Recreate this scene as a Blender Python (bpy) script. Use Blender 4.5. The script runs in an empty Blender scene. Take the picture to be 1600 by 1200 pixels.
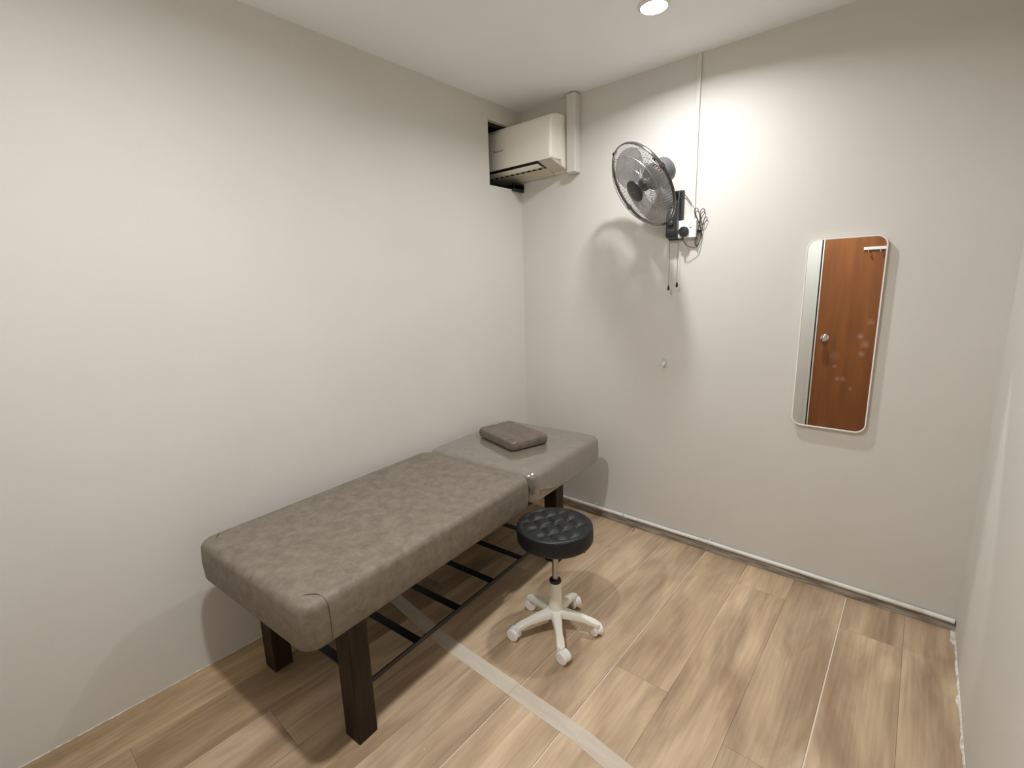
import bpy, bmesh, math, random
from mathutils import Vector, Matrix, Euler
random.seed(7)
scene = bpy.context.scene
C = scene.collection
PI = math.pi

# ------------------------------------------------------------------ camera
H = 2.45          # ceiling height
W = 2.219         # room width
D = -2.62         # y of the wall behind the camera
yaw, pitch, roll = 0.7118, 0.2000, -0.0287
cy, sy, cp, sp = math.cos(yaw), math.sin(yaw), math.cos(pitch), math.sin(pitch)
fw = Vector((-sy * cp, cy * cp, -sp)); rt = Vector((cy, sy, 0)); up = rt.cross(fw)
cr, sr = math.cos(roll), math.sin(roll)
r2 = cr * rt + sr * up; u2 = -sr * rt + cr * up
cam_data = bpy.data.cameras.new('camera')
cam = bpy.data.objects.new('camera', cam_data); C.objects.link(cam)
m = Matrix((r2, u2, -fw)).transposed().to_4x4()
m.translation = Vector((1.9801, -2.4412, 1.4188))
cam.matrix_world = m
cam_data.sensor_width = 36.0
cam_data.lens = 743.49 / 1600 * 36.0
cam_data.clip_start = 0.02
scene.camera = cam

# ------------------------------------------------------------------ world, exposure
world = bpy.data.worlds.new('world'); scene.world = world
world.use_nodes = True
world.node_tree.nodes['Background'].inputs[0].default_value = (0.8, 0.8, 0.8, 1)
world.node_tree.nodes['Background'].inputs[1].default_value = 0.05
scene.view_settings.view_transform = 'Standard'
scene.view_settings.look = 'None'
scene.view_settings.gamma = 1.0
scene.view_settings.use_curve_mapping = False
scene.view_settings.exposure = 0.0
LAMP_W = (12.8, 22.3)           # power of each of the two ceiling downlights
LAMP_SPREAD = (math.radians(158), math.radians(172))
LAMP_COL = (0.985, 0.992, 1.0, 1)
LAMPS = [(1.082, -.515), (1.16, -2.06)]
for k_, (lx, ly) in enumerate(LAMPS):
    ld = bpy.data.lights.new('downlight_beam', 'AREA'); ld.shape = 'DISK'; ld.size = .09
    ld.energy = LAMP_W[k_]; ld.color = LAMP_COL[:3]; ld.spread = LAMP_SPREAD[k_]
    lo_ = bpy.data.objects.new('downlight_beam', ld); C.objects.link(lo_)
    lo_.location = (lx, ly, H - .0095)
scene.cycles.max_bounces = 14
scene.cycles.diffuse_bounces = 8
scene.cycles.glossy_bounces = 6
scene.cycles.caustics_reflective = True
scene.cycles.blur_glossy = 0.0
scene.cycles.sample_clamp_indirect = 60.0
scene.cycles.use_guiding = True
scene.cycles.guiding_training_samples = 64
scene.cycles.use_denoising = True

# ------------------------------------------------------------------ materials
def mat(name, col, rough=0.6, metal=0.0, spec=0.5, coat=0.0, coat_rough=0.1, emit=None, emit_str=0.0, alpha=1.0, ior=None):
    mt = bpy.data.materials.new(name); mt.use_nodes = True
    b = mt.node_tree.nodes['Principled BSDF']
    b.inputs['Base Color'].default_value = (*col, 1)
    b.inputs['Roughness'].default_value = rough
    b.inputs['Metallic'].default_value = metal
    b.inputs['Specular IOR Level'].default_value = spec
    b.inputs['Coat Weight'].default_value = coat
    b.inputs['Coat Roughness'].default_value = coat_rough
    b.inputs['Alpha'].default_value = alpha
    if emit:
        b.inputs['Emission Color'].default_value = emit
        b.inputs['Emission Strength'].default_value = emit_str
    return mt

def nodes(mt):
    nt = mt.node_tree
    return nt, nt.nodes['Principled BSDF']

def add_noise_color(mt, c1, c2, scale=20, detail=4, stretch=(1, 1, 1), lo=0.35, hi=0.65, bump=0.0, bump_scale=None, dist=0.002):
    nt, b = nodes(mt)
    tc = nt.nodes.new('ShaderNodeTexCoord'); mp = nt.nodes.new('ShaderNodeMapping')
    mp.inputs['Scale'].default_value = stretch
    nt.links.new(tc.outputs['Object'], mp.inputs['Vector'])
    n = nt.nodes.new('ShaderNodeTexNoise'); n.inputs['Scale'].default_value = scale; n.inputs['Detail'].default_value = detail
    nt.links.new(mp.outputs[0], n.inputs['Vector'])
    r = nt.nodes.new('ShaderNodeValToRGB')
    r.color_ramp.elements[0].position = lo; r.color_ramp.elements[0].color = (*c1, 1)
    r.color_ramp.elements[1].position = hi; r.color_ramp.elements[1].color = (*c2, 1)
    nt.links.new(n.outputs['Fac'], r.inputs['Fac']); nt.links.new(r.outputs['Color'], b.inputs['Base Color'])
    if bump:
        n2 = nt.nodes.new('ShaderNodeTexNoise'); n2.inputs['Scale'].default_value = bump_scale or scale * 4; n2.inputs['Detail'].default_value = 5
        nt.links.new(mp.outputs[0], n2.inputs['Vector'])
        bp = nt.nodes.new('ShaderNodeBump'); bp.inputs['Strength'].default_value = bump; bp.inputs['Distance'].default_value = dist
        nt.links.new(n2.outputs['Fac'], bp.inputs['Height']); nt.links.new(bp.outputs[0], b.inputs['Normal'])
    return mt

M = {}
M['wall'] = add_noise_color(mat('wall_paint', (.6, .55, .49), 0.62, spec=.35), (.635, .618, .575), (.655, .640, .598), 2.2, 3, bump=.25, bump_scale=55, dist=.0012)
M['ceiling'] = add_noise_color(mat('ceiling_paint', (.7, .7, .68), 0.8, spec=.2), (.86, .88, .89), (.88, .90, .91), 2.0, 2)
M['subfloor'] = mat('subfloor_light', (.80, .72, .60), .8)
M['white_plastic'] = mat('white_plastic', (.78, .77, .74), .35)
M['socket'] = mat('socket_white', (.85, .86, .87), .25)
M['pipe'] = add_noise_color(mat('pipe_white', (.75, .74, .7), .4), (.62, .61, .56), (.76, .75, .72), 14, 3, lo=.3, hi=.5)
M['grime'] = add_noise_color(mat('skirting_grime', (.2, .17, .14), .7), (.20, .165, .13), (.44, .41, .36), 9, 6, stretch=(1, 3, 10), lo=.35, hi=.62, bump=.3, bump_scale=60)
M['caulk'] = add_noise_color(mat('caulk', (.7, .68, .64), .8), (.5, .46, .4), (.78, .76, .72), 50, 3)
M['black_rubber'] = mat('black_rubber', (.012, .012, .012), .5)
M['black_plastic'] = mat('black_plastic', (.022, .023, .024), .33)
M['dark_plastic'] = mat('dark_grey_plastic', (.035, .037, .038), .35)
M['motor'] = mat('motor_grey', (.10, .098, .097), .35)
M['copper'] = mat('copper_winding', (.75, .33, .14), .3, metal=.8)
M['chrome'] = mat('chrome', (.8, .8, .8), .12, metal=1.0)
M['steel'] = mat('brushed_steel', (.45, .45, .44), .28, metal=.9)
M['wire'] = mat('grille_wire', (.42, .42, .42), .25, metal=.6)
M['ring'] = mat('grille_ring', (.035, .032, .03), .25, metal=.2, coat=.6)
M['iron'] = mat('black_iron', (.008, .009, .011), .45)
M['leg'] = add_noise_color(mat('dark_stained_wood', (.03, .018, .01), .5, spec=.22), (.014, .008, .004), (.034, .020, .010), 6, 5, stretch=(8, 8, .8), bump=.15, bump_scale=20)
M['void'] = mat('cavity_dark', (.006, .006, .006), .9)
M['ac'] = mat('aircon_cream', (.86, .83, .74), .38)
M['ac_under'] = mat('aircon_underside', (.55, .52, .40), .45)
M['ac_dark'] = mat('aircon_dark', (.02, .018, .015), .5)
M['ink'] = mat('ink', (.02, .02, .02), .5)
M['clear'] = mat('clear_plastic', (.72, .74, .74), .08, alpha=.55)
M['mirror_frame'] = mat('mirror_frame', (.84, .80, .74), .35)
M['mirror'] = mat('mirror_glass', (.86, .88, .87), .0, metal=1.0)
M['mirror_back'] = mat('mirror_back', (.25, .24, .22), .7)
M['lamp_lens'] = mat('lamp_lens', (.9, .9, .9), .5, emit=LAMP_COL, emit_str=14.0)
M['cord'] = mat('cord_black', (.03, .028, .026), .45)
M['base_white'] = mat('stool_white_nylon', (.86, .84, .76), .38)
M['caster_white'] = mat('caster_white', (.88, .88, .87), .35)
M['stitch'] = mat('seam_thread', (.055, .048, .04), .8)

def suede(name, coat, cr, c1, c2, rough=.55):
    mt = mat(name, c1, rough, spec=.4, coat=coat, coat_rough=cr)
    nt, b = nodes(mt)
    tc = nt.nodes.new('ShaderNodeTexCoord')
    n = nt.nodes.new('ShaderNodeTexNoise'); n.inputs['Scale'].default_value = 26; n.inputs['Detail'].default_value = 9; n.inputs['Roughness'].default_value = .68; n.inputs['Distortion'].default_value = .15
    nt.links.new(tc.outputs['Object'], n.inputs['Vector'])
    r = nt.nodes.new('ShaderNodeValToRGB')
    r.color_ramp.elements[0].position = .34; r.color_ramp.elements[0].color = (*c1, 1)
    r.color_ramp.elements[1].position = .64; r.color_ramp.elements[1].color = (*c2, 1)
    nt.links.new(n.outputs['Fac'], r.inputs['Fac']); nt.links.new(r.outputs['Color'], b.inputs['Base Color'])
    n2 = nt.nodes.new('ShaderNodeTexNoise'); n2.inputs['Scale'].default_value = 9; n2.inputs['Detail'].default_value = 3
    n3 = nt.nodes.new('ShaderNodeTexNoise'); n3.inputs['Scale'].default_value = 260; n3.inputs['Detail'].default_value = 3
    for q in (n2, n3): nt.links.new(tc.outputs['Object'], q.inputs['Vector'])
    b1 = nt.nodes.new('ShaderNodeBump'); b1.inputs['Strength'].default_value = .35; b1.inputs['Distance'].default_value = .006
    b2 = nt.nodes.new('ShaderNodeBump'); b2.inputs['Strength'].default_value = .3; b2.inputs['Distance'].default_value = .0008
    nt.links.new(n2.outputs['Fac'], b1.inputs['Height']); nt.links.new(n3.outputs['Fac'], b2.inputs['Height'])
    nt.links.new(b1.outputs[0], b2.inputs['Normal']); nt.links.new(b2.outputs[0], b.inputs['Normal'])
    if coat:
        b.inputs['Coat IOR'].default_value = 2.1
        b3 = nt.nodes.new('ShaderNodeBump'); b3.inputs['Strength'].default_value = .06; b3.inputs['Distance'].default_value = .004
        nt.links.new(n2.outputs['Fac'], b3.inputs['Height']); nt.links.new(b3.outputs[0], b.inputs['Coat Normal'])
    return mt
M['suede'] = suede('taupe_suede', 0.0, .2, (.142, .117, .088), (.216, .184, .146))
M['suede_film'] = suede('taupe_suede_under_film', 1.0, .03, (.165, .140, .112), (.205, .175, .142), .5)
M['suede_pillow'] = suede('taupe_pillow', .12, .12, (.110, .083, .066), (.165, .130, .104), .45)

def leather():
    mt = mat('black_leather', (.005, .0062, .008), .46, spec=.42)
    nt, b = nodes(mt)
    tc = nt.nodes.new('ShaderNodeTexCoord')
    v = nt.nodes.new('ShaderNodeTexVoronoi'); v.inputs['Scale'].default_value = 420
    nt.links.new(tc.outputs['Object'], v.inputs['Vector'])
    bp = nt.nodes.new('ShaderNodeBump'); bp.inputs['Strength'].default_value = .3; bp.inputs['Distance'].default_value = .0006
    nt.links.new(v.outputs['Distance'], bp.inputs['Height']); nt.links.new(bp.outputs[0], b.inputs['Normal'])
    return mt
M['leather'] = leather()

def oak():
    mt = mat('oak_plank', (.4, .3, .2), .42, spec=.4)
    nt, b = nodes(mt); L = nt.links.new
    tc = nt.nodes.new('ShaderNodeTexCoord'); oi = nt.nodes.new('ShaderNodeObjectInfo')
    cmb = nt.nodes.new('ShaderNodeCombineXYZ')
    mul = nt.nodes.new('ShaderNodeMath'); mul.operation = 'MULTIPLY'; mul.inputs[1].default_value = 37.0
    L(oi.outputs['Random'], mul.inputs[0]); L(mul.outputs[0], cmb.inputs['X']); L(mul.outputs[0], cmb.inputs['Y'])
    add = nt.nodes.new('ShaderNodeVectorMath'); add.operation = 'ADD'
    L(tc.outputs['Object'], add.inputs[0]); L(cmb.outputs[0], add.inputs[1])
    def nz(sx, sy_, scale, det, distort=0.0, rough=.55):
        mp = nt.nodes.new('ShaderNodeMapping'); mp.inputs['Scale'].default_value = (sx, sy_, 1)
        L(add.outputs[0], mp.inputs['Vector'])
        n = nt.nodes.new('ShaderNodeTexNoise'); n.inputs['Scale'].default_value = scale; n.inputs['Detail'].default_value = det
        n.inputs['Distortion'].default_value = distort; n.inputs['Roughness'].default_value = rough
        L(mp.outputs[0], n.inputs['Vector']); return n
    broad = nz(3.2, .8, 2.2, 4, .6)          # broad light / dark bands
    grain = nz(30, 1.0, 3.0, 6, .4)         # fine fibres
    # cathedral figure: contour lines of a stretched noise
    fig = nz(3.4, .62, 1.6, 2, .8)
    m1 = nt.nodes.new('ShaderNodeMath'); m1.operation = 'MULTIPLY'; m1.inputs[1].default_value = 26
    L(fig.outputs['Fac'], m1.inputs[0])
    m2 = nt.nodes.new('ShaderNodeMath'); m2.operation = 'SINE'; L(m1.outputs[0], m2.inputs[0])
    m3 = nt.nodes.new('ShaderNodeMath'); m3.operation = 'MULTIPLY_ADD'; m3.inputs[1].default_value = .5; m3.inputs[2].default_value = .5
    L(m2.outputs[0], m3.inputs[0])
    r = nt.nodes.new('ShaderNodeValToRGB')
    r.color_ramp.elements[0].position = .30; r.color_ramp.elements[0].color = (.345, .235, .145, 1)
    r.color_ramp.elements[1].position = .68; r.color_ramp.elements[1].color = (.64, .485, .325, 1)
    L(broad.outputs['Fac'], r.inputs['Fac'])
    g = nt.nodes.new('ShaderNodeMapRange'); g.inputs['From Min'].default_value = .3; g.inputs['From Max'].default_value = .7
    g.inputs['To Min'].default_value = .86; g.inputs['To Max'].default_value = 1.10
    L(grain.outputs['Fac'], g.inputs['Value'])
    f2 = nt.nodes.new('ShaderNodeMapRange'); f2.inputs['To Min'].default_value = .91; f2.inputs['To Max'].default_value = 1.06
    L(m3.outputs[0], f2.inputs['Value'])
    rnd = nt.nodes.new('ShaderNodeMapRange'); rnd.inputs['To Min'].default_value = .90; rnd.inputs['To Max'].default_value = 1.08
    L(oi.outputs['Random'], rnd.inputs['Value'])
    a = nt.nodes.new('ShaderNodeMath'); a.operation = 'MULTIPLY'; L(g.outputs[0], a.inputs[0]); L(f2.outputs[0], a.inputs[1])
    a2 = nt.nodes.new('ShaderNodeMath'); a2.operation = 'MULTIPLY'; L(a.outputs[0], a2.inputs[0]); L(rnd.outputs[0], a2.inputs[1])
    vm = nt.nodes.new('ShaderNodeVectorMath'); vm.operation = 'SCALE'
    tint = nt.nodes.new('ShaderNodeVectorMath'); tint.operation = 'MULTIPLY'; L(r.outputs['Color'], tint.inputs[0]); L(oi.outputs['Color'], tint.inputs[1])
    L(tint.outputs[0], vm.inputs[0]); L(a2.outputs[0], vm.inputs['Scale']); L(vm.outputs[0], b.inputs['Base Color'])
    bp = nt.nodes.new('ShaderNodeBump'); bp.inputs['Strength'].default_value = .15; bp.inputs['Distance'].default_value = .0006
    L(grain.outputs['Fac'], bp.inputs['Height']); L(bp.outputs[0], b.inputs['Normal'])
    return mt
M['oak'] = oak()

def door_wood():
    mt = mat('door_veneer', (.36, .14, .045), .45)
    add_noise_color(mt, (.20, .066, .016), (.29, .100, .026), 2.5, 5, stretch=(6, 1, .7), lo=.3, hi=.7)
    nt, b = nodes(mt); L = nt.links.new
    src = b.inputs['Base Color'].links[0].from_socket
    geo = nt.nodes.new('ShaderNodeNewGeometry')
    wob = nt.nodes.new('ShaderNodeTexNoise'); wob.inputs['Scale'].default_value = 60
    L(geo.outputs['Position'], wob.inputs['Vector'])
    prev = src
    for (x, z, rad, s) in ((1.60, .93, .03, .5), (1.64, .86, .04, .35), (1.62, .78, .03, .4), (1.44, .66, .02, .5), (1.47, .55, .022, .55), (1.51, .55, .03, .35), (1.57, .47, .02, .35), (1.66, 1.05, .035, .25), (1.43, .75, .05, .15)):
        d = nt.nodes.new('ShaderNodeVectorMath'); d.operation = 'DISTANCE'; d.inputs[1].default_value = (x, D + .04, z)
        L(geo.outputs['Position'], d.inputs[0])
        mr = nt.nodes.new('ShaderNodeMapRange'); mr.inputs['From Min'].default_value = rad; mr.inputs['From Max'].default_value = rad * .2
        mr.inputs['To Min'].default_value = 0; mr.inputs['To Max'].default_value = s
        L(d.outputs['Value'], mr.inputs['Value'])
        mm = nt.nodes.new('ShaderNodeMath'); mm.operation = 'MULTIPLY'; L(mr.outputs[0], mm.inputs[0]); L(wob.outputs['Fac'], mm.inputs[1])
        mx = nt.nodes.new('ShaderNodeMix'); mx.data_type = 'RGBA'; mx.inputs['B'].default_value = (.7, .62, .55, 1)
        L(mm.outputs[0], mx.inputs['Factor']); L(prev, mx.inputs['A']); prev = mx.outputs['Result']
    L(prev, b.inputs['Base Color'])
    return mt
M['door'] = door_wood()

def see_through(name, col, rough, opac):
    mt = mat(name, col, rough)
    nt, b = nodes(mt)
    b.inputs['Alpha'].default_value = opac
    return mt
M['blade'] = see_through('smoky_blade', (.34, .34, .34), .12, .66)
M['tape'] = add_noise_color(mat('floor_tape', (.6, .5, .4), .4, alpha=.8), (.66, .575, .47), (.76, .68, .58), 5, 4, stretch=(1.2, 7, 1), lo=.3, hi=.7)

# ------------------------------------------------------------------ mesh helpers
def box(bm, x0, x1, y0, y1, z0, z1, bev=0.0, seg=2, mtx=None):
    t = bmesh.new()
    bmesh.ops.create_cube(t, size=1)
    for v in t.verts:
        v.co = Vector(((x0 + x1) / 2 + v.co.x * (x1 - x0), (y0 + y1) / 2 + v.co.y * (y1 - y0), (z0 + z1) / 2 + v.co.z * (z1 - z0)))
    if bev: bmesh.ops.bevel(t, geom=t.edges[:], offset=bev, segments=seg, affect='EDGES', profile=.5)
    if mtx is not None: bmesh.ops.transform(t, matrix=mtx, verts=t.verts)
    join(bm, t)

def join(bm, t):
    me = bpy.data.meshes.new('tmp'); t.to_mesh(me); t.free(); bm.from_mesh(me); bpy.data.meshes.remove(me)

def tube(bm, pts, r, seg=8, closed=False, caps=True):
    pts = [Vector(p) for p in pts]; n = len(pts); rings = []
    prev = None
    for i, p in enumerate(pts):
        if closed: t = (pts[(i + 1) % n] - pts[i - 1])
        else: t = pts[min(i + 1, n - 1)] - pts[max(i - 1, 0)]
        t.normalize()
        if prev is None:
            a = t.orthogonal().normalized()
        else:
            a = prev - t * prev.dot(t)
            a = a.normalized() if a.length > 1e-6 else t.orthogonal().normalized()
        prev = a; b = t.cross(a)
        rr = r[i] if isinstance(r, (list, tuple)) else r
        rings.append([bm.verts.new(p + rr * (math.cos(2 * PI * k / seg) * a + math.sin(2 * PI * k / seg) * b)) for k in range(seg)])
    m_ = n if closed else n - 1
    for i in range(m_):
        A, B = rings[i], rings[(i + 1) % n]
        for k in range(seg):
            bm.faces.new((A[k], A[(k + 1) % seg], B[(k + 1) % seg], B[k]))
    if caps and not closed:
        bm.faces.new(rings[0][::-1]); bm.faces.new(rings[-1])

def lathe(bm, prof, seg=32, mtx=None, cap0=True, cap1=True, a0=0, a1=2 * PI):
    """prof: list of (radius, height) revolved about local z"""
    full = abs(a1 - a0 - 2 * PI) < 1e-6
    t = bmesh.new(); rings = []
    ns = seg if full else seg + 1
    for r, h in prof:
        if r < 1e-6: rings.append([t.verts.new((0, 0, h))])
        else: rings.append([t.verts.new((r * math.cos(a0 + (a1 - a0) * k / seg), r * math.sin(a0 + (a1 - a0) * k / seg), h)) for k in range(ns)])
    for A, B in zip(rings[:-1], rings[1:]):
        for k in range(seg if full else seg):
            k2 = (k + 1) % ns
            if len(A) == 1 and len(B) == 1: continue
            if len(A) == 1: t.faces.new((A[0], B[k2], B[k]))
            elif len(B) == 1: t.faces.new((A[k], A[k2], B[0]))
            else: t.faces.new((A[k], A[k2], B[k2], B[k]))
    if full:
        if cap0 and len(rings[0]) > 1: t.faces.new(rings[0][::-1])
        if cap1 and len(rings[-1]) > 1: t.faces.new(rings[-1])
    bmesh.ops.recalc_face_normals(t, faces=t.faces[:])
    if mtx is not None: bmesh.ops.transform(t, matrix=mtx, verts=t.verts)
    join(bm, t)

def rr_outline(w, l, r, inset, seg=8):
    """rounded rectangle centred on the origin"""
    hw, hl = w / 2 - inset, l / 2 - inset; rr = max(r - inset * .6, .004)
    out = []
    for (sx, sy_, a) in ((1, 1, 0), (-1, 1, PI / 2), (-1, -1, PI), (1, -1, 1.5 * PI)):
        for k in range(seg + 1):
            t = a + PI / 2 * k / seg
            out.append((sx * (hw - rr) + rr * math.cos(t), sy_ * (hl - rr) + rr * math.sin(t)))
    return out

def cushion(bm, w, l, h, rp, re, crown=.006, seg=8, bottom_re=None, mtx=None, sub=6):
    t = bmesh.new(); rings = []
    rb = bottom_re if bottom_re else re
    prof = [(rb * (1 - math.sin(a)), rb * (1 - math.cos(a))) for a in [PI / 2 * i / 5 for i in range(6)]]
    prof += [(-.003, h * .5)]
    prof += [(re * (1 - math.cos(a)), h - re + re * math.sin(a)) for a in [PI / 2 * i / sub for i in range(sub + 1)]]
    n_in = 6; mx = min(w, l) / 2 - re - .012
    for i in range(1, n_in + 1):
        f = i / n_in; prof.append((re + mx * f, h + crown * math.sin(f * PI / 2)))
    for ins, z in prof:
        rings.append([t.verts.new((x, y, z)) for x, y in rr_outline(w, l, rp, ins, seg)])
    n = len(rings[0])
    for A, B in zip(rings[:-1], rings[1:]):
        for k in range(n): t.faces.new((A[k], A[(k + 1) % n], B[(k + 1) % n], B[k]))
    t.faces.new(rings[0][::-1]); t.faces.new(rings[-1])
    if mtx is not None: bmesh.ops.transform(t, matrix=mtx, verts=t.verts)
    join(bm, t)

def obj(name, bm, m_, parent=None, smooth=False, kind=None, label=None, offset=None, auto=None):
    me = bpy.data.meshes.new(name)
    if offset is not None: bmesh.ops.translate(bm, vec=-Vector(offset), verts=bm.verts)
    bm.to_mesh(me); bm.free()
    me.materials.append(m_)
    if smooth:
        for p in me.polygons: p.use_smooth = True
        if auto is not False:
            me.set_sharp_from_angle(angle=math.radians(auto or 40))
    o = bpy.data.objects.new(name, me); C.objects.link(o)
    if parent is not None: o.parent = parent
    if kind: o['kind'] = kind
    if label: o['label'] = label
    return o

def thing(name, label, cat, loc=(0, 0, 0), rotz=0, group=None):
    o = bpy.data.objects.new(name, None); C.objects.link(o)
    o.location = loc; o.rotation_euler = (0, 0, rotz); o.empty_display_size = .05
    o['label'] = label; o['category'] = cat
    if group: o['group'] = group
    return o

def tag(o, label, cat, group=None):
    o['label'] = label; o['category'] = cat
    if group: o['group'] = group
    return o

def NB(): return bmesh.new()

def spline(pts, n=8):
    pts = [Vector(p) for p in pts]; out = []
    P_ = [pts[0]] + pts + [pts[-1]]
    for i in range(1, len(P_) - 2):
        p0, p1, p2, p3 = P_[i - 1:i + 3]
        for k in range(n):
            t = k / n
            out.append(.5 * ((2 * p1) + (-p0 + p2) * t + (2 * p0 - 5 * p1 + 4 * p2 - p3) * t * t + (-p0 + 3 * p1 - 3 * p2 + p3) * t ** 3))
    out.append(pts[-1]); return out

# ------------------------------------------------------------------ room shell
def struct(name, bm, m_, parent=None):
    o = obj(name, bm, m_, parent)
    if parent is None: o['kind'] = 'structure'
    return o

T = .10
# left wall with the notch the air conditioner runs through
HY, HZ0, HZ1 = -.291, 2.003, 2.350
b = NB()
TL = .025
def quadbox(bm, y0, y1, z0, z1): box(bm, -TL, 0, y0, y1, z0, z1)
quadbox(b, D - T, HY, 0, H); quadbox(b, HY, 0, 0, HZ0); quadbox(b, HY, 0, HZ1, H)
bmesh.ops.remove_doubles(b, verts=b.verts, dist=1e-5)
wall_left = struct('wall_left', b, M['wall'])
b = NB()   # dark void behind the notch
box(b, -.75, -.70, -.45, .0, 1.85, H); box(b, -.70, -TL, -.45, -.40, 1.85, H)
box(b, -.70, -TL, -.40, 0, 1.85, 1.88); box(b, -.70, -TL, -.40, 0, H - .03, H); box(b, -.70, -TL, -.02, 0, 1.88, H - .03)
obj('ceiling_void', b, M['void'], wall_left)
b = NB(); box(b, -.055, -TL, HY - .03, 0, HZ1 - .012, HZ1 + .02); box(b, -.055, -TL, HY - .03, 0, HZ0 - .03, HZ0 - .002)
obj('opening_stud', b, M['black_rubber'], wall_left, label='dark stud edge of the wall opening')
b = NB(); box(b, -.75, W + T, 0, T, 0, H); struct('wall_back', b, M['wall'])
b = NB(); box(b, W, W + T, D - T, 0, 0, H); struct('wall_right', b, M['wall'])
b = NB(); box(b, 0, W, D - T, D, 0, H); struct('wall_front', b, M['wall'])
b = NB(); box(b, -.75, W + T, D - T, T, H, H + T); struct('ceiling', b, M['ceiling'])

# floor: subfloor with individual vinyl oak planks
b = NB(); box(b, -.02, W + T, D - T, T, -.06, -.0035); floor = struct('floor', b, M['subfloor'])
seams = [.0, .19, .40, .608, .812, 1.015, 1.232, 1.44, 1.649, 1.855, 2.062, W]
wide = {1.015: .0022, 1.232: .0022, 1.855: .0026}
cuts = {0: [-.55, -1.75], 1: [-1.1, -2.3], 2: [-.75, -1.95], 3: [-.3, -1.35, -2.45], 4: [-1.04, -2.2], 5: [-1.35], 6: [-1.02, -2.1],
        7: [-.205, -1.40], 8: [-1.10, -2.3], 9: [-.262, -1.45], 10: [-1.9]}
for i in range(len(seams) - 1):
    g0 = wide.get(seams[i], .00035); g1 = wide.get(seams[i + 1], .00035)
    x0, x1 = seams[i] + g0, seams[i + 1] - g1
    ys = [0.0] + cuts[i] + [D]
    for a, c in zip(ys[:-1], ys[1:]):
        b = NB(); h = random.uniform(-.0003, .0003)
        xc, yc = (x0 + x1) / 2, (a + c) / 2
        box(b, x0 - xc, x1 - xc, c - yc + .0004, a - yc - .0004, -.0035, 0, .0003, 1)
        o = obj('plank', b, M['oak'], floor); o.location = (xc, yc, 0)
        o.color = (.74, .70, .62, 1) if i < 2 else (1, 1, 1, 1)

# grimy skirting strip along the back wall, white caulk by the right wall
b = NB()
n = 60; prev = None
for i in range(n + 1):
    x = .0 + (W - .0) * i / n
    top = .040 + .004 * math.sin(i * 1.7) * .5 + random.uniform(-.0015, .0015)
    dep = .010 + random.uniform(-.001, .0015)
    ring = [b.verts.new((x, 0, 0)), b.verts.new((x, -dep - .003, 0)), b.verts.new((x, -dep, top * .6)), b.verts.new((x, -dep + .002, top)), b.verts.new((x, 0, top + .002))]
    if prev:
        for k in range(4): b.faces.new((prev[k], prev[k + 1], ring[k + 1], ring[k]))
    prev = ring
struct('baseboard_back', b, M['grime'])
b = NB(); prev = None
for i in range(90):
    y = -.01 - 2.4 * i / 89
    wd = .004 + max(0, random.gauss(0, .003)) + (.010 if i < 4 else 0); hh = .004 + max(0, random.gauss(0, .002))
    ring = [b.verts.new((W, y, hh + .002)), b.verts.new((W - wd * .5, y, hh)), b.verts.new((W - wd, y, 0.0002))]
    if prev:
        for k in range(2): b.faces.new((prev[k], ring[k], ring[k + 1], prev[k + 1]))
    prev = ring
struct('trim_1', b, M['caulk'])
b = NB(); prev = None
for i in range(120):
    y = -1.3 - 1.3 * i / 119
    wd = .0015 + max(0, random.gauss(0, .0012)); hh = .002 + max(0, random.gauss(0, .001))
    ring = [b.verts.new((0, y, hh + .001)), b.verts.new((wd * .6, y, hh)), b.verts.new((wd, y, 0.0002))]
    if prev:
        for k in range(2): b.faces.new((prev[k], prev[k + 1], ring[k + 1], ring[k]))
    prev = ring
struct('trim_2', b, M['caulk'])

# door in the wall behind the camera (seen in the mirror)
b = NB(); DX0, DX1, DZ = 1.275, 2.085, 2.06
box(b, DX0 + .004, DX1, D + .003, D + .038, .006, DZ, .002, 1); door = struct('door_1', b, M['door'])
b = NB()
box(b, DX0 - .040, DX0 - .016, D + .001, D + .036, .001, DZ + .035, .003, 2); box(b, DX1 + .010, DX1 + .035, D + .001, D + .032, .001, DZ + .035, .003, 2); box(b, DX0 - .010, DX1 + .010, D + .001, D + .032, DZ + .010, DZ + .035, .003, 2)
obj('door_frame', b, M['wall'], door)
b = NB(); box(b, DX0 - .016, DX0 - .0045, D + .001, D + .030, .001, DZ + .01); box(b, DX1 + .001, DX1 + .010, D + .001, D + .006, .001, DZ + .01)
obj('door_gap', b, M['black_rubber'], door)
b = NB(); box(b, DX0 - .0043, DX0 + .0035, D + .006, D + .0385, .006, DZ)
obj('door_edge', b, M['mirror_frame'], door, label='pale unpainted door edge')
b = NB()
KM = Matrix.Translation((1.345, D + .038, .905)) @ Matrix.Rotation(-PI / 2, 4, 'X')
lathe(b, [(.032, 0), (.032, .004), (.026, .009), (.012, .011), (.011, .028), (.018, .036), (.026, .046), (.0275, .056), (.024, .066), (.012, .071), (0, .072)], 28, KM)
obj('door_knob', b, M['chrome'], door, smooth=True)
rail = thing('hook_rail', 'white hook rail on the brown door seen in the mirror', 'hook rail', (1.66, D + .038, 1.65))
b = NB(); box(b, -.105, .135, .0, .012, -.012, .012, .003, 2); obj('rail_bar', b, M['white_plastic'], rail)
for x in (-.07, .01, .09):
    b = NB(); tube(b, spline([(x, .012, -.004), (x, .03, -.012), (x, .036, -.028), (x, .026, -.036), (x, .018, -.030)], 5), .004, 8)
    obj('hook', b, M['chrome'], rail, smooth=True)

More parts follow.
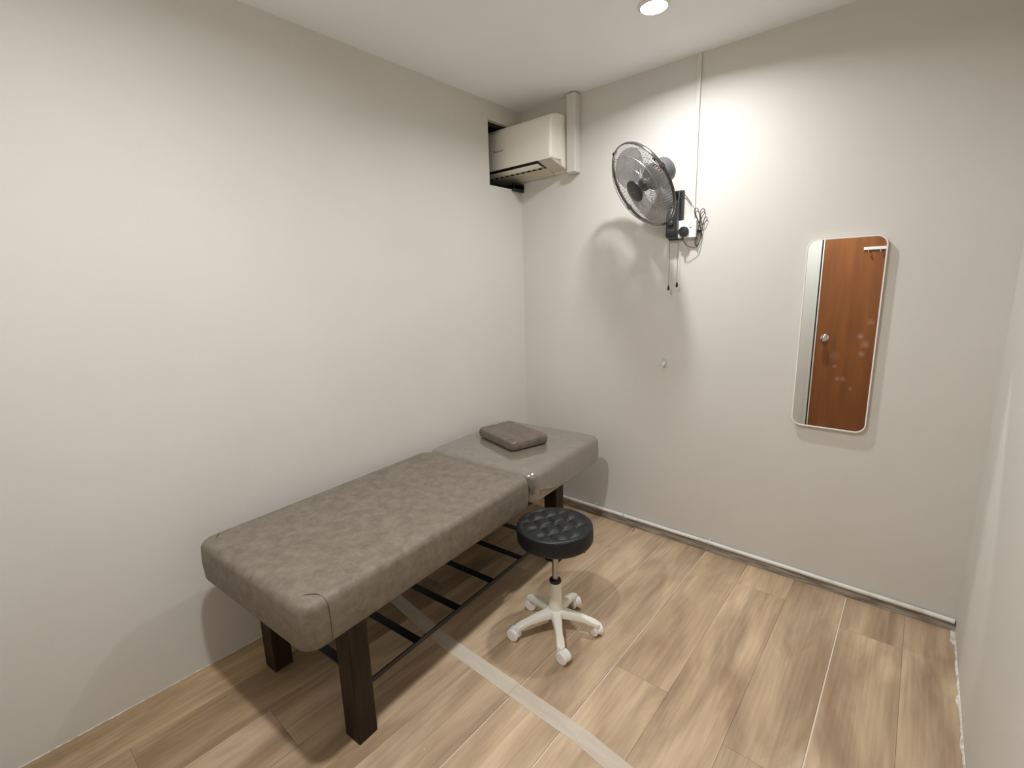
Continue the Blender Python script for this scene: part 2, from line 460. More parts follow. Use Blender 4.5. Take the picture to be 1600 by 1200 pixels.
# ------------------------------------------------------------------ ceiling downlights (the room's lamps)
def downlight(x, y, label):
    t = thing('downlight', label, 'ceiling light', (x, y, H), 0, None)
    b = NB()
    lathe(b, [(.058, -.0005), (.060, -.004), (.056, -.008), (.050, -.009), (.0475, -.006), (.0475, -.0005)], 40)
    obj('trim_ring', b, M['white_plastic'], t, smooth=True)
    b = NB()
    lathe(b, [(.0472, -.001), (.0472, -.006), (.035, -.0075), (0, -.008)], 40, cap0=False)
    obj('lens', b, M['lamp_lens'], t, smooth=True, label='glowing white lens')
    return t
downlight(1.082, -.515, 'round recessed downlight glowing in the ceiling above the fan')
downlight(1.16, -2.06, 'round recessed downlight in the ceiling above the near end of the bed')

# ------------------------------------------------------------------ treatment bed
TH = .075
bed = thing('treatment_bed', 'long taupe upholstered treatment bed on dark wooden legs along the left wall', 'massage bed', (.819, -1.973, 0), TH)
MW, ML1, ML2 = .673, 1.098, 1.790
ZB, ZT = .445, .596
def cush(x0, x1, y0, y1, z0, z1, rp, re, **k):
    b = NB(); cushion(b, x1 - x0, y1 - y0, z1 - z0, rp, re, mtx=Matrix.Translation(((x0 + x1) / 2, (y0 + y1) / 2, z0)), **k); return b
body = obj('body_cushion', cush(-MW, 0, 0, ML1 - .003, ZB, ZT, .052, .029, bottom_re=.022), M['suede'], bed, smooth=True, auto=60)
head = obj('head_cushion', cush(-MW, 0, ML1 + .004, ML2, ZB, ZT - .002, .050, .030, bottom_re=.022), M['suede_film'], bed, smooth=True, auto=60, label='glossy taupe head section under clear film')
# stitched corner seams
def seam(pts, par):
    b = NB(); tube(b, spline(pts, 8), .0011, 6); obj('corner_seam', b, M['stitch'], par, smooth=True)
e = .0012
seam([(e, .078, .462), (e + .0012, .078, .51), (e, .077, .562), (-.010 + e, .074, .5872), (-.034, .066, .5975), (-.058, .046, .5962), (-.072, .030, .5905)], body)
seam([(-MW - e, .078, .462), (-MW - e - .0012, .078, .51), (-MW - e, .077, .562), (-MW + .010 - e, .074, .5872), (-MW + .034, .066, .5975), (-MW + .058, .046, .5962)], body)
# frame under the cushions
b = NB()
for (x0, x1) in ((-.115, -.075), (-.600, -.560)): box(b, x0, x1, .16, 1.68, .400, ZB + .004, .002, 1)
for y in (.17, .62, 1.05, 1.38, 1.64): box(b, -.56, -.115, y, y + .04, .402, ZB + .003, .002, 1)
obj('top_frame', b, M['leg'], bed)
for (x0, x1) in ((-.117, -.043), (-.634, -.560)):
    for (y0, y1) in ((.152, .222), (1.372, 1.442)):
        b = NB(); box(b, x0, x1, y0, y1, .0, .446, .003, 2)
        # small foot glide
        o = obj('leg', b, M['leg'], bed)
b = NB(); box(b, -MW + .03, -.03, .03, ML2 - .03, ZB - .006, ZB + .006); obj('shade_board', b, M['void'], bed, label='unseen dark board added under the cushions to deepen the shade below')  # unseen board, added to cut bounced light and darken the shade under the bed
# lower shelf: two side rails and black slats
for x in (-.078, -.600):
    b = NB(); box(b, x - .0025, x + .0025, .222, 1.372, .148, .166); obj('shelf_rail', b, M['iron'], bed)
for k in range(6):
    y = .225 + .2195 * k
    b = NB(); box(b, -.5975, -.0805, y - .004, y + .030, .150, .1535, .0008, 1); obj('slat', b, M['iron'], bed)

pil = thing('pillow', 'small flat taupe leatherette pillow lying on the head section of the bed', 'pillow')
pm = Matrix.Translation((.819, -1.973, 0)) @ Matrix.Rotation(TH, 4, 'Z') @ Matrix.Translation((-.368, 1.452, ZT + .0062)) @ Matrix.Rotation(math.radians(-20), 4, 'Z')
pil.matrix_world = pm
b = NB(); cushion(b, .345, .235, .050, .024, .012, crown=.003)
for v in b.verts:
    s = (v.co.x / .17) ** 2 * (v.co.y / .117) ** 2
    v.co.z += (.0016 * math.sin(v.co.x * 60) + .0012 * math.sin(v.co.y * 85 + 1)) * (1 if v.co.z > .03 else 0)
pc = obj('pillow_cover', b, M['suede_pillow'], pil, smooth=True, auto=60)
b = NB(); tube(b, spline([(.168, -.070, .010), (.170, -.071, .030), (.160, -.075, .046), (.140, -.095, .052), (.120, -.108, .048)], 6), .0009, 6)
obj('seam', b, M['stitch'], pil, smooth=True)

# ------------------------------------------------------------------ stool
SX, SY = .945, -1.003
stool = thing('rolling_stool', 'round black tufted rolling stool with white five-arm base beside the bed', 'stool', (SX, SY, 0))
# seat: tufted top
def seat_mesh():
    b = NB(); R = .153; z0, z1 = .412, .484; re = .016
    seg, nr = 72, 26
    def topz(x, y):
        r = math.hypot(x, y); f = max(0, 1 - (r / (R - .012)) ** 9)
        a = 1.16; p = .064
        u = (x * math.cos(a) + y * math.sin(a)) / p; w = (-x * math.sin(a) + y * math.cos(a)) / p
        du = abs(u - round(u)); dw = abs(w - round(w))
        val = math.exp(-(du / .10) ** 2) + math.exp(-(dw / .10) ** 2)
        val = min(val, 1.6)
        cu = .5 - .5 * math.cos(2 * PI * u); cw = .5 - .5 * math.cos(2 * PI * w)
        return f * (-.0062 * val + .0062 * (cu * cw) ** .5) - .003 * (r / R) ** 2
    prof = [(R - .012, z0), (R - .004, z0 + .004), (R + .001, z0 + .014), (R + .002, z0 + .035), (R, z1 - re)]
    prof += [(R - re + re * math.cos(a), z1 - re + re * math.sin(a)) for a in (.35, .7, 1.05, 1.3, PI / 2)]
    rings = []
    for r, z in prof: rings.append([b.verts.new((r * math.cos(2 * PI * k / seg), r * math.sin(2 * PI * k / seg), z)) for k in range(seg)])
    for j in range(1, nr):
        r = (R - re) * (1 - j / nr)
        rings.append([b.verts.new((r * math.cos(2 * PI * k / seg), r * math.sin(2 * PI * k / seg), z1 + topz(r * math.cos(2 * PI * k / seg), r * math.sin(2 * PI * k / seg)))) for k in range(seg)])
    for A, B in zip(rings[:-1], rings[1:]):
        for k in range(seg): b.faces.new((A[k], A[(k + 1) % seg], B[(k + 1) % seg], B[k]))
    c = b.verts.new((0, 0, z1 + topz(0, 0)))
    for k in range(seg): b.faces.new((rings[-1][k], rings[-1][(k + 1) % seg], c))
    b.faces.new(rings[0][::-1])
    return b
obj('seat', seat_mesh(), M['leather'], stool, smooth=True, auto=False)
b = NB(); tube(b, [(.1505 * math.cos(2 * PI * k / 64), .1505 * math.sin(2 * PI * k / 64), .4775) for k in range(64)], .0018, 6, closed=True)
obj('seat_piping', b, M['leather'], stool, smooth=True)
b = NB(); lathe(b, [(.105, .402), (.11, .4045), (.11, .412)], 40); obj('seat_plate', b, M['black_plastic'], stool, smooth=True)
b = NB(); lathe(b, [(.030, .378), (.034, .384), (.036, .403)], 28); obj('seat_socket', b, M['black_plastic'], stool, smooth=True)
b = NB(); tube(b, spline([(.02, .004, .392), (.06, .012, .388), (.10, .022, .386), (.125, .028, .389)], 5), .0042, 8); obj('height_lever', b, M['black_plastic'], stool, smooth=True)
b = NB(); lathe(b, [(.0125, .22), (.0125, .385)], 24); obj('gas_lift', b, M['steel'], stool, smooth=True)
b = NB(); lathe(b, [(.0135, .222), (.0225, .222), (.0245, .226), (.0245, .232), (.0225, .236), (.0150, .2365), (.0135, .234), (.0135, .222)], 28, cap0=False, cap1=False)
obj('column_collar', b, M['black_rubber'], stool, smooth=True)
b = NB(); lathe(b, [(.0285, .096), (.0275, .12), (.0235, .222), (.0145, .223)], 32, cap1=False); obj('column', b, M['base_white'], stool, smooth=True)
# base: hub and five arms, one moulding
angs = [math.radians(a) for a in (-120, -48, 24, 96, 168)]
b = NB()
lathe(b, [(.026, .066), (.033, .068), (.040, .078), (.040, .090), (.034, .100), (.020, .102)], 40)
for a in angs:
    t = bmesh.new(); N = 16; rings = []
    for i in range(N + 1):
        f = i / N; r = .018 + f * .166
        zt = .100 - .004 * f - .034 * f ** 1.9
        if f > .86: zt -= .002 * ((f - .86) / .14)
        th_ = .032 - .016 * f
        hw = .0225 - .0085 * math.sin(min(f, .8) / .8 * PI / 2) + (.002 if f > .7 else 0)
        zb = zt - th_
        if f > .88: zb = zt - .020
        endf = max(0, (f - .93) / .07); hw *= math.sqrt(max(.08, 1 - endf ** 2 * .9))
        cs = []
        for (px, pz) in ((-1, 0), (-1, .72), (-.78, .95), (-.4, 1), (.4, 1), (.78, .95), (1, .72), (1, 0), (.6, .0), (-.6, .0)):
            cs.append(t.verts.new((r, px * hw, zb + pz * (zt - zb))))
        rings.append(cs)
    for A, B in zip(rings[:-1], rings[1:]):
        for k in range(10): t.faces.new((A[k], B[k], B[(k + 1) % 10], A[(k + 1) % 10]))
    t.faces.new(rings[0]); t.faces.new(rings[-1][::-1])
    bmesh.ops.recalc_face_normals(t, faces=t.faces[:])
    bmesh.ops.transform(t, matrix=Matrix.Rotation(a, 4, 'Z'), verts=t.verts)
    join(b, t)
obj('base', b, M['base_white'], stool, smooth=True, auto=35)
for i, a in enumerate(angs):
    sw = a + [2.2, -2.4, -.9, .8, .5][i]
    wm = Matrix.Translation((.176 * math.cos(a), .176 * math.sin(a), 0)) @ Matrix.Rotation(sw, 4, 'Z')
    b = NB()
    # housing: hood over the twin wheels
    lathe(b, [(.0065, .034), (.0065, .052)], 14, wm)
    hm = wm @ Matrix.Translation((-.012, 0, .0255)) @ Matrix.Rotation(-PI / 2, 4, 'X')
    lathe(b, [(.0, -.006), (.0262, -.006), (.0262, .006), (0, .006)], 24, hm, a0=PI * .98, a1=PI * 2.02)
    box(b, -.0365, .0125, -.0045, .0045, .018, .030, .002, 1, wm)
    cst = obj('caster', b, M['caster_white'], stool, smooth=True, auto=35)
    for s in (-1, 1):
        b = NB(); cm = wm @ Matrix.Translation((-.012, 0, .0255)) @ Matrix.Rotation(-s * PI / 2, 4, 'X')
        lathe(b, [(.018, .0060), (.0235, .0065), (.0255, .0095), (.0255, .0165), (.0235, .0192), (.0175, .0205), (.0165, .0196), (.0095, .0205), (.0085, .0198), (0, .0205)], 28, cm)
        obj('wheel', b, M['caster_white'], cst, smooth=True, auto=35)

# ------------------------------------------------------------------ wall fan
fan = thing('wall_fan', 'black oscillating wall fan with round wire guard mounted on the back wall', 'fan', (.995, 0, 1.745))
FO = Vector((.995, 0, 1.745))
FC = Vector((.909, -.216, 1.873)); az, el = -.588, -.569
fn = Vector((math.cos(el) * math.sin(az), -math.cos(el) * math.cos(az), math.sin(el)))
fa = fn.cross(Vector((0, 0, 1))).normalized(); fb = fa.cross(fn)
HM = Matrix((fa, fb, fn)).transposed().to_4x4(); HM.translation = FC     # head frame: +z faces forward
RG = .206
def fobj(name, bm, m_, parent=fan, **k):
    return obj(name, bm, m_, parent, offset=FO, **k)
def head_tf(bm): bmesh.ops.transform(bm, matrix=HM, verts=bm.verts)
# wall bracket
b = NB(); box(b, .961, 1.031, -.020, -.0005, 1.628, 1.862, .004, 2); br = fobj('wall_plate', b, M['dark_plastic'])
b = NB()
pr = [(-.018, 1.632), (-.060, 1.640), (-.066, 1.66), (-.064, 1.72), (-.052, 1.80), (-.034, 1.858), (-.018, 1.858)]
t = bmesh.new()
A = [t.verts.new((.965, y, z)) for y, z in pr]; B = [t.verts.new((1.020, y, z)) for y, z in pr]
t.faces.new(A); t.faces.new(B[::-1])
for k in range(len(pr)): t.faces.new((A[k], B[k], B[(k + 1) % len(pr)], A[(k + 1) % len(pr)]))
bmesh.ops.recalc_face_normals(t, faces=t.faces[:]); bmesh.ops.bevel(t, geom=t.edges[:], offset=.003, segments=2, affect='EDGES', profile=.5)
join(b, t); fobj('bracket', b, M['black_plastic'])
b = NB(); lathe(b, [(.012, 0), (.012, .006), (.009, .008), (0, .008)], 20, Matrix.Translation((.992, -.0655, 1.705)) @ Matrix.Rotation(PI / 2, 4, 'X')); fobj('adjusting_knob', b, M['dark_plastic'], smooth=True)
b = NB(); box(b, .978, 1.008, -.0672, -.0655, 1.672, 1.676); fobj('name_plate', b, M['motor'])
# arm and neck up to the motor
b = NB(); tube(b, spline([(.990, -.045, 1.79), (.988, -.082, 1.82), (.984, -.100, 1.850), (.978, -.112, 1.885)], 6), [.024] * 12 + [.021] * 7, 16)
fobj('neck', b, M['black_plastic'], smooth=True)
# motor housing, behind the guard (head frame, negative z)
b = NB()
lathe(b, [(.0, -.030), (.018, -.030), (.020, -.046), (.052, -.056), (.060, -.062), (.060, -.068)], 40, HM)
mh = fobj('motor_front', b, M['dark_plastic'], smooth=True)
b = NB(); lathe(b, [(.053, -.066), (.053, -.086)], 40, HM); fobj('motor_winding', b, M['copper'], smooth=True, label='copper winding showing through the vents')
b = NB()
for k in range(26):
    a = 2 * PI * k / 26
    box(b, -.0022, .0022, .052, .0605, -.088, -.064, 0, 1, HM @ Matrix.Rotation(a, 4, 'Z'))
v_ = fobj('vent_slats', b, M['motor']); v_['kind'] = 'stuff'
b = NB(); lathe(b, [(.0605, -.086), (.0605, -.135), (.058, -.150), (.050, -.160), (.030, -.165), (0, -.166)], 40, HM)
fobj('motor_cover', b, M['motor'], smooth=True)
b = NB(); lathe(b, [(.006, 0), (.006, .012), (.0085, .013), (.0085, .02), (.0, .0205)], 14, HM @ Matrix.Translation((0, .058, -.115)) @ Matrix.Rotation(-PI / 2, 4, 'X')); fobj('oscillation_knob', b, M['black_plastic'], smooth=True)
# blades
b = NB(); lathe(b, [(.0, -.028), (.020, -.028), (.030, -.024), (.032, -.005), (.026, .004), (.012, .008), (0, .009)], 32, HM); fobj('blade_hub', b, M['dark_plastic'], smooth=True)
for kk in range(3):
    a0 = math.radians(-62 + 120 * kk)
    t = bmesh.new(); NR, NT = 10, 10; g = []
    for i in range(NR + 1):
        f = i / NR; r = .026 + f * .156
        half = math.radians(16 + 42 * math.sin(min(1, f * 1.5) * PI / 2)) * (1 - .28 * max(0, f - .6) / .4)
        if f > .9: half *= .93
        skew = math.radians(16) * f
        row = []
        for j in range(NT + 1):
            s = j / NT * 2 - 1
            aa = a0 + skew + s * half
            rr_ = r * (1 - .05 * (f ** 3) * s * s)
            row.append(t.verts.new((rr_ * math.cos(aa), rr_ * math.sin(aa), -.006 - .018 * s * (.5 + .5 * f) + .006 * s * s)))
        g.append(row)
    for i in range(NR):
        for j in range(NT): t.faces.new((g[i][j], g[i + 1][j], g[i + 1][j + 1], g[i][j + 1]))
    bmesh.ops.solidify(t, geom=t.faces[:], thickness=.0018)
    bmesh.ops.transform(t, matrix=HM, verts=t.verts)
    b = NB(); join(b, t); fobj('blade', b, M['blade'], smooth=True)
# guard ring
b = NB(); lathe(b, [(RG - .002, -.0065), (RG + .002, -.0072), (RG + .0032, -.004), (RG + .0032, .004), (RG + .002, .0072), (RG - .002, .0065), (RG - .002, -.0065)], 96, HM, cap0=False, cap1=False)
fobj('guard_ring', b, M['ring'], smooth=True)
def guard(front):
    s = 1 if front else -1; b = NB()
    r0 = .050 if front else .060; n = 90 if front else 80
    depth = .048 if front else .052
    def pt(r, a, tw):
        f = (r - r0) / (RG - r0)
        z = s * depth * (1 - f ** 6) if front else s * depth * (1 - f ** 3.2)
        return Vector((r * math.cos(a + tw * (1 - f)), r * math.sin(a + tw * (1 - f)), z))
    for k in range(n):
        a = 2 * PI * k / n; tw = .35 if front else 0
        pts = [pt(r0 + (RG - .001 - r0) * q, a, tw) for q in (0, .3, .5, .65, .78, .87, .93, .97, 1)]
        tube(b, pts, .0008 if front else .0011, 3, caps=False)
    for rr_ in ((.115, .165) if front else (.11, .16)):
        tube(b, [pt(rr_, 2 * PI * k / 64, 0) + Vector((0, 0, -s * .0012)) for k in range(64)], .0012, 4, closed=True)
    head_tf(b)
    o = fobj('front_guard' if front else 'rear_guard', b, M['wire'], smooth=True); o['kind'] = 'stuff'
guard(True); guard(False)
b = NB(); lathe(b, [(.0, .040), (.048, .040), (.052, .044), (.052, .050), (.046, .055), (.02, .058), (0, .058)], 40, HM); fobj('centre_badge', b, M['dark_plastic'], smooth=True)
b = NB(); box(b, -.018, .018, -.0025, .0025, .0578, .0588, 0, 1, HM @ Matrix.Rotation(.2, 4, 'Z')); fobj('badge_mark', b, M['motor'])
b = NB(); lathe(b, [(.0, -.054), (.050, -.054), (.052, -.050), (.050, -.047), (0, -.047)], 36, HM); fobj('rear_guard_plate', b, M['dark_plastic'], smooth=True)
# retaining clip on the ring (bright glint)
for k, aa in enumerate((1.15, 2.9, 4.6, 5.9)):
    b = NB(); box(b, RG - .004, RG + .007, -.011, .011, -.011, .011, .002, 1, HM @ Matrix.Rotation(aa, 4, 'Z')); fobj('ring_clip', b, M['ring'])
# pull cords
for x, zb in ((.983, 1.392), (1.025, 1.407)):
    b = NB(); tube(b, [(x - .002, -.045, 1.635), (x - .001, -.045, 1.52), (x, -.045, zb + .012)], .0011, 6); pcord = fobj('pull_cord', b, M['cord'])
    b = NB(); lathe(b, [(.0015, .016), (.0035, .012), (.0055, .002), (.0055, -.006), (.004, -.010), (0, -.0105)], 16, Matrix.Translation((x, -.045, zb))); obj('cord_pull', b, M['black_rubber'], pcord, smooth=True, offset=FO)
# power cord: bracket -> bundle -> plug
b = NB()
y0 = -.010
pts = [(1.010, -.030, 1.857), (1.022, -.022, 1.850), (1.040, y0, 1.832), (1.066, y0, 1.795), (1.084, y0, 1.768), (1.094, y0, 1.735), (1.112, y0, 1.695), (1.121, y0, 1.65), (1.114, y0, 1.61), (1.102, y0 - .004, 1.592), (1.096, y0 - .008, 1.615),
       (1.108, y0 - .008, 1.66), (1.114, y0 - .004, 1.71), (1.104, y0, 1.758), (1.092, y0, 1.770), (1.083, y0, 1.758), (1.090, y0, 1.738), (1.110, y0 - .004, 1.70), (1.124, y0 - .006, 1.66), (1.119, y0 - .008, 1.612), (1.107, y0 - .010, 1.592), (1.103, y0 - .010, 1.62),
       (1.112, y0 - .01, 1.67), (1.120, y0 - .006, 1.715), (1.134, y0, 1.748), (1.126, y0, 1.764), (1.114, y0, 1.756), (1.114, y0, 1.735), (1.124, y0 - .006, 1.690), (1.140, y0 - .004, 1.700), (1.147, y0, 1.716), (1.140, y0, 1.724), (1.131, y0, 1.708),
       (1.126, y0 - .004, 1.66), (1.116, y0 - .010, 1.600), (1.104, y0 - .014, 1.585), (1.082, -.034, 1.588), (1.064, -.046, 1.600), (1.052, -.056, 1.622), (1.049, -.058, 1.640)]
tube(b, spline(pts, 7), .0017, 6); pc_ = fobj('power_cord', b, M['cord'], smooth=True)
b = NB(); lathe(b, [(.006, -.001), (.0085, .004), (.0085, .012), (.006, .014)], 12, Matrix.Translation((1.110, y0 - .004, 1.655)) @ Matrix.Rotation(.15, 4, 'Y')); obj('cord_tie', b, M['black_rubber'], pc_, smooth=True, offset=FO)
b = NB(); lathe(b, [(.0, .0), (.021, .0), (.0235, .003), (.0235, .016), (.020, .022), (.010, .024), (0, .0245)], 32, Matrix.Translation((1.049, -.0365, 1.663)) @ Matrix.Rotation(PI / 2, 4, 'X'))
tube(b, [(1.049, -.050, 1.650), (1.049, -.056, 1.634), (1.0495, -.057, 1.622)], [.008, .005, .004], 10)
obj('plug', b, M['black_rubber'], pc_, smooth=True, offset=FO)

# wall socket and trunking
so = thing('wall_socket', 'white surface-mounted wall socket beside the fan bracket with a black plug in it', 'socket', (1.060, 0, 1.675))
b = NB(); box(b, -.044, .044, -.030, -.0005, -.041, .041, .002, 2); obj('back_box', b, M['socket'], so)
b = NB(); box(b, -.044, .044, -.0365, -.0305, -.042, .042, .003, 3); obj('face_plate', b, M['socket'], so)
b = NB(); box(b, .012, .026, -.040, -.036, .006, .024, .0015, 2); obj('rocker_switch', b, M['socket'], so)
b = NB(); box(b, .016, .022, -.0404, -.0398, .021, .0225); obj('switch_mark', b, M['ring'], so)
b = NB(); box(b, 1.068, 1.086, -.011, 0, 1.717, H, .002, 2); tag(obj('cable_trunking', b, M['wall']), 'thin painted cable trunking running from the ceiling down to the socket', 'trunking')
b = NB(); box(b, .372, .430, -.058, 0, 2.040, H - .006, .006, 3); tag(obj('pipe_duct', b, M['wall']), 'wide painted duct cover on the wall beside the air conditioner', 'duct')

# ------------------------------------------------------------------ air conditioner
ac = thing('air_conditioner', 'cream split air conditioner poking through the wall opening near the ceiling corner', 'air conditioner', (0, 0, 2.18))
AO = Vector((0, 0, 2.18))
X0, X1 = -.47, .362
def extr(bm, prof, x0, x1, bev=0, seg=3, sel=None):
    t = bmesh.new()
    A = [t.verts.new((x0, y, z)) for y, z in prof]; B = [t.verts.new((x1, y, z)) for y, z in prof]
    t.faces.new(A); t.faces.new(B[::-1]); n = len(prof)
    for k in range(n): t.faces.new((A[k], B[k], B[(k + 1) % n], A[(k + 1) % n]))
    bmesh.ops.recalc_face_normals(t, faces=t.faces[:])
    if bev:
        ed = [e_ for e_ in t.edges if (sel is None or sel(e_))]
        bmesh.ops.bevel(t, geom=ed, offset=bev, segments=seg, affect='EDGES', profile=.5)
    join(bm, t)
# body behind (back half) and front panel, with outlet below
b = NB(); extr(b, [(-.002, 2.345), (-.120, 2.338), (-.130, 2.110), (-.088, 2.108), (-.080, 2.078), (-.002, 2.055)], X0, X1 - .001, .006, 2); obj('casing', b, M['ac'], ac, smooth=True, auto=30, offset=AO)
def endsel(e_):
    a_, c_ = e_.verts[0].co, e_.verts[1].co
    return (a_.x > X1 - .01 and c_.x > X1 - .01) or (abs(a_.x - c_.x) > .1 and a_.z > 2.28)
b = NB(); extr(b, [(-.105, 2.345), (-.168, 2.328), (-.186, 2.30), (-.196, 2.120), (-.190, 2.102), (-.105, 2.102)], X0, X1, .014, 4, endsel); obj('front_panel', b, M['ac'], ac, smooth=True, auto=35, offset=AO)
# right-hand cheek of the outlet
b = NB(); extr(b, [(-.186, 2.1015), (-.13, 2.085), (-.03, 2.060), (-.03, 2.1015)], .268, X1 - .004, .002, 1); obj('outlet_cheek', b, M['ac_under'], ac, offset=AO)
b = NB(); extr(b, [(-.188, 2.1018), (-.188, 2.1008), (-.10, 2.094), (-.086, 2.080), (-.080, 2.085), (-.080, 2.1018)], X0, .268); obj('outlet_throat', b, M['ac_dark'], ac, offset=AO)
b = NB(); extr(b, [(-.094, 2.0790), (-.088, 2.0735), (-.02, 2.050), (-.02, 2.062)], X0, .268, .001, 1); obj('lower_lip', b, M['ac_under'], ac, offset=AO)
b = NB(); extr(b, [(-.176, 2.0905), (-.174, 2.0870), (-.142, 2.0735), (-.139, 2.0765), (-.150, 2.082)], X0 + .02, .262, .0008, 1); obj('air_flap', b, M['ac'], ac, offset=AO)
for k in range(14):
    x = -.30 + k * .042
    b = NB(); extr(b, [(-.128, 2.092), (-.122, 2.076), (-.098, 2.076), (-.098, 2.088)], x, x + .004); obj('louvre', b, M['ac_under'], ac, offset=AO)
# brand lettering on the panel
def text_mesh(s, size, ext=.0002):
    cu = bpy.data.curves.new('txt', 'FONT'); cu.body = s; cu.size = size; cu.extrude = ext; cu.align_x = 'LEFT'; cu.resolution_u = 3
    to = bpy.data.objects.new('txt', cu); C.objects.link(to)
    bpy.context.view_layer.update()
    me = bpy.data.meshes.new_from_object(to.evaluated_get(bpy.context.evaluated_depsgraph_get()))
    bpy.data.objects.remove(to); bpy.data.curves.remove(cu)
    bm = bmesh.new(); bm.from_mesh(me); bpy.data.meshes.remove(me); return bm
t = text_mesh('Panasonic', .020, .0004)
sl = math.atan2(.010, .18)
bmesh.ops.transform(t, matrix=Matrix.Translation((-.054, -.1908 - .0004, 2.196)) @ Matrix.Rotation(PI / 2 + sl, 4, 'X'), verts=t.verts)
obj('brand_lettering', t, M['ink'], ac, offset=AO)
# the black support foot under the unit at the corner
b = NB(); box(b, -.30, .022, -.100, -.004, 2.006, 2.030, .002, 1); box(b, .004, .022, -.100, -.004, 1.992, 2.040, .002, 1)
tag(obj('support_channel', b, M['iron']), 'black metal channel end jutting from the wall opening below the air conditioner', 'metal bracket')

# ------------------------------------------------------------------ mirror
mi = thing('wall_mirror', 'tall narrow mirror with rounded corners and thin white frame on the back wall', 'mirror', (1.7125, 0, 1.176))
mw, mh_, mr = .276, .812, .040
def ring_frame(bm, w, h, r, t_, y0, y1):
    o1 = rr_outline(w, h, r, 0, 8); i1 = rr_outline(w - 2 * t_, h - 2 * t_, r - t_, 0, 8); n = len(o1)
    vs = [[bm.verts.new((x, y, z)) for x, z in o] for o, y in ((o1, y0), (o1, y1 + .001), ([(x * .995, z * .998) for x, z in o1], y1), (i1, y1), (i1, y0))]
    for A, B in zip(vs, vs[1:] + vs[:1]):
        for k in range(n): bm.faces.new((A[k], A[(k + 1) % n], B[(k + 1) % n], B[k]))
    bmesh.ops.recalc_face_normals(bm, faces=bm.faces[:])
b = NB(); ring_frame(b, mw, mh_, mr, .0050, -.006, -.0245); obj('frame', b, M['mirror_frame'], mi, smooth=True, auto=40)
b = NB(); o1 = rr_outline(mw - .008, mh_ - .008, mr - .004, 0, 8)
f_ = [b.verts.new((x, -.0205, z)) for x, z in o1]; g_ = [b.verts.new((x, -.0165, z)) for x, z in o1]
b.faces.new(f_); b.faces.new(g_[::-1])
for k in range(len(o1)): b.faces.new((f_[k], g_[k], g_[(k + 1) % len(o1)], f_[(k + 1) % len(o1)]))
bmesh.ops.recalc_face_normals(b, faces=b.faces[:])
obj('glass', b, M['mirror'], mi)
b = NB(); o1 = rr_outline(mw - .04, mh_ - .04, mr - .01, 0, 6)
f_ = [b.verts.new((x, -.0160, z)) for x, z in o1]; g_ = [b.verts.new((x, -.0005, z)) for x, z in o1]
b.faces.new(f_); b.faces.new(g_[::-1])
for k in range(len(o1)): b.faces.new((f_[k], g_[k], g_[(k + 1) % len(o1)], f_[(k + 1) % len(o1)]))
bmesh.ops.recalc_face_normals(b, faces=b.faces[:]); obj('backing', b, M['mirror_back'], mi)

# ------------------------------------------------------------------ adhesive hook
hk = thing('adhesive_hook', 'small clear plastic adhesive hook on the back wall below the fan', 'hook', (.957, 0, 1.0))
b = NB(); cushion(b, .026, .046, .003, .008, .0008, crown=0, mtx=Matrix.Rotation(PI / 2, 4, 'X')); obj('hook_plate', b, M['clear'], hk, smooth=True)
b = NB(); tube(b, spline([(0, -.004, .006), (0, -.008, -.006), (0, -.016, -.014), (0, -.021, -.008), (0, -.022, .002)], 6), [.0055] * 12 + [.005] * 13, 10); obj('hook_arm', b, M['socket'], hk, smooth=True)
b = NB(); lathe(b, [(.0022, 0), (.0022, .0015), (0, .0018)], 10, Matrix.Translation((.930, -.0002, .987)) @ Matrix.Rotation(PI / 2, 4, 'X'))
tag(obj('hole_dot', b, M['ring'], None), 'tiny dark disc standing for a hole in the wall left of the clear hook', 'hole')  # dark disc stands in for a small hole in the wall

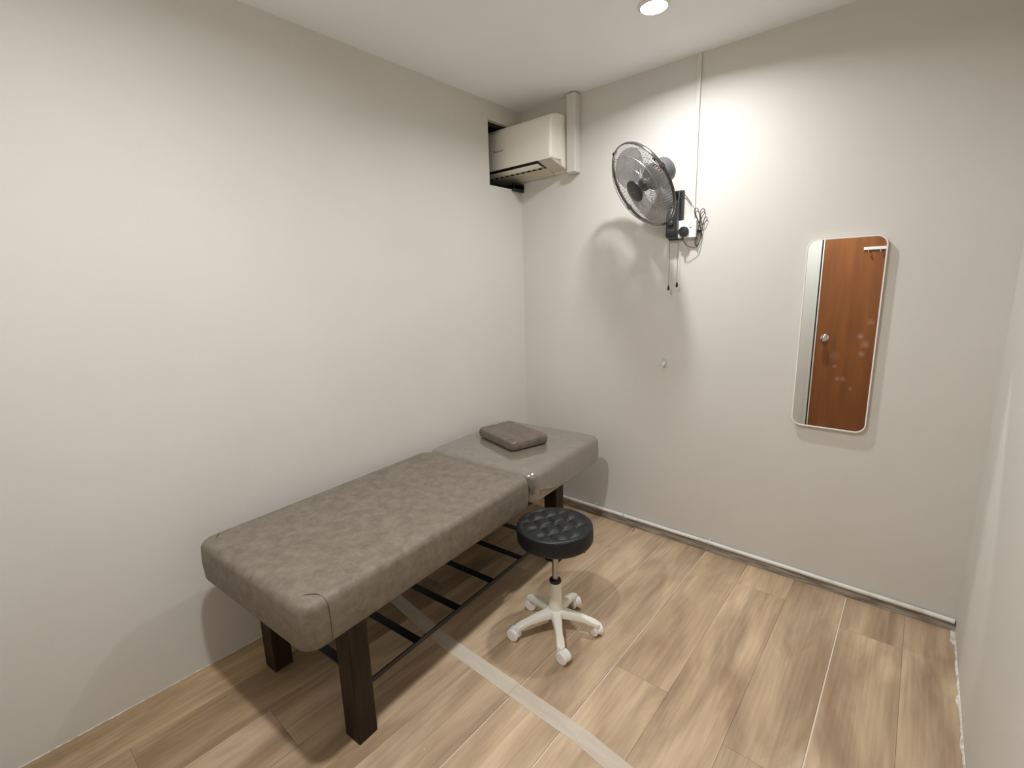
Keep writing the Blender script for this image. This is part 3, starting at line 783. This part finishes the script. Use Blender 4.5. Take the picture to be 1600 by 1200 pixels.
# ------------------------------------------------------------------ conduit along the back wall
pi_ = thing('conduit_pipe', 'white conduit pipe along the foot of the back wall above the grimy skirting', 'pipe', (0, 0, .055))
segs = [(.02, .745), (.745, 1.240), (1.240, W - .004)]
hz = [(.060, .0585), (.0585, .056), (.057, .047)]
for (a, c), (z0, z1) in zip(segs, hz):
    b = NB(); n = 10
    tube(b, [(a + .002 + (c - a - .004) * k / n, -.0185 - .0008 * math.sin(k * 1.3), z0 + (z1 - z0) * k / n - .055) for k in range(n + 1)], .0095, 14)
    obj('pipe_length', b, M['pipe'], pi_, smooth=True)
for x, z in ((.548, .059), (.760, .058), (1.246, .0575)):
    b = NB(); t = bmesh.new()
    lathe(b, [(.0098, -.006), (.0115, -.006), (.0115, .006), (.0098, .006), (.0098, -.006)], 20, Matrix.Translation((x, -.0185, z - .055)) @ Matrix.Rotation(PI / 2, 4, 'Y'), cap0=False, cap1=False)
    t.free()
    tube(b, spline([(x, -.0185, z - .055 + .010), (x + .001, -.014, z - .055 + .018), (x + .006, -.008, z - .055 + .020), (x + .009, -.003, z - .055 + .016)], 4), .0018, 6)
    obj('pipe_clip', b, M['pipe'], pi_, smooth=True)
b = NB(); tube(b, spline([(.792, -.030, .006), (.812, -.032, .010), (.826, -.036, .005), (.828, -.052, .0025), (.824, -.066, .0022)], 5), .0014, 6)
tag(obj('wire_offcut', b, M['cord'], smooth=True), 'short bent dark wire offcut on the floor against the skirting', 'wire')

# ------------------------------------------------------------------ pale tape strip across the planks
tp = thing('floor_tape', 'pale tape strip stuck across the oak planks, running under the bed', 'tape', (0, 0, 0))
def strip(x0, x1, ya, yb, w=.062):
    b = NB(); n = 14; prev = None
    for i in range(n + 1):
        f = i / n; x = x0 + (x1 - x0) * f; y = ya + (yb - ya) * f
        j = .0006 * math.sin(i * 2.1 + x0 * 9)
        row = [b.verts.new((x, y - w / 2 + j, .0001)), b.verts.new((x, y - w / 2 + j, .0007)), b.verts.new((x, y + w / 2 + j, .0007)), b.verts.new((x, y + w / 2 + j, .0001))]
        if prev:
            for k in range(3): b.faces.new((prev[k], prev[k + 1], row[k + 1], row[k]))
        else: b.faces.new(row[::-1])
        prev = row
    b.faces.new(prev)
    bmesh.ops.recalc_face_normals(b, faces=b.faces[:])
    obj('tape_piece', b, M['tape'], tp)
strip(.04, .598, -1.283, -1.342); strip(.600, 1.004, -1.344, -1.350); strip(1.006, 1.287, -1.351, -1.354); strip(1.289, 1.75, -1.355, -1.405)
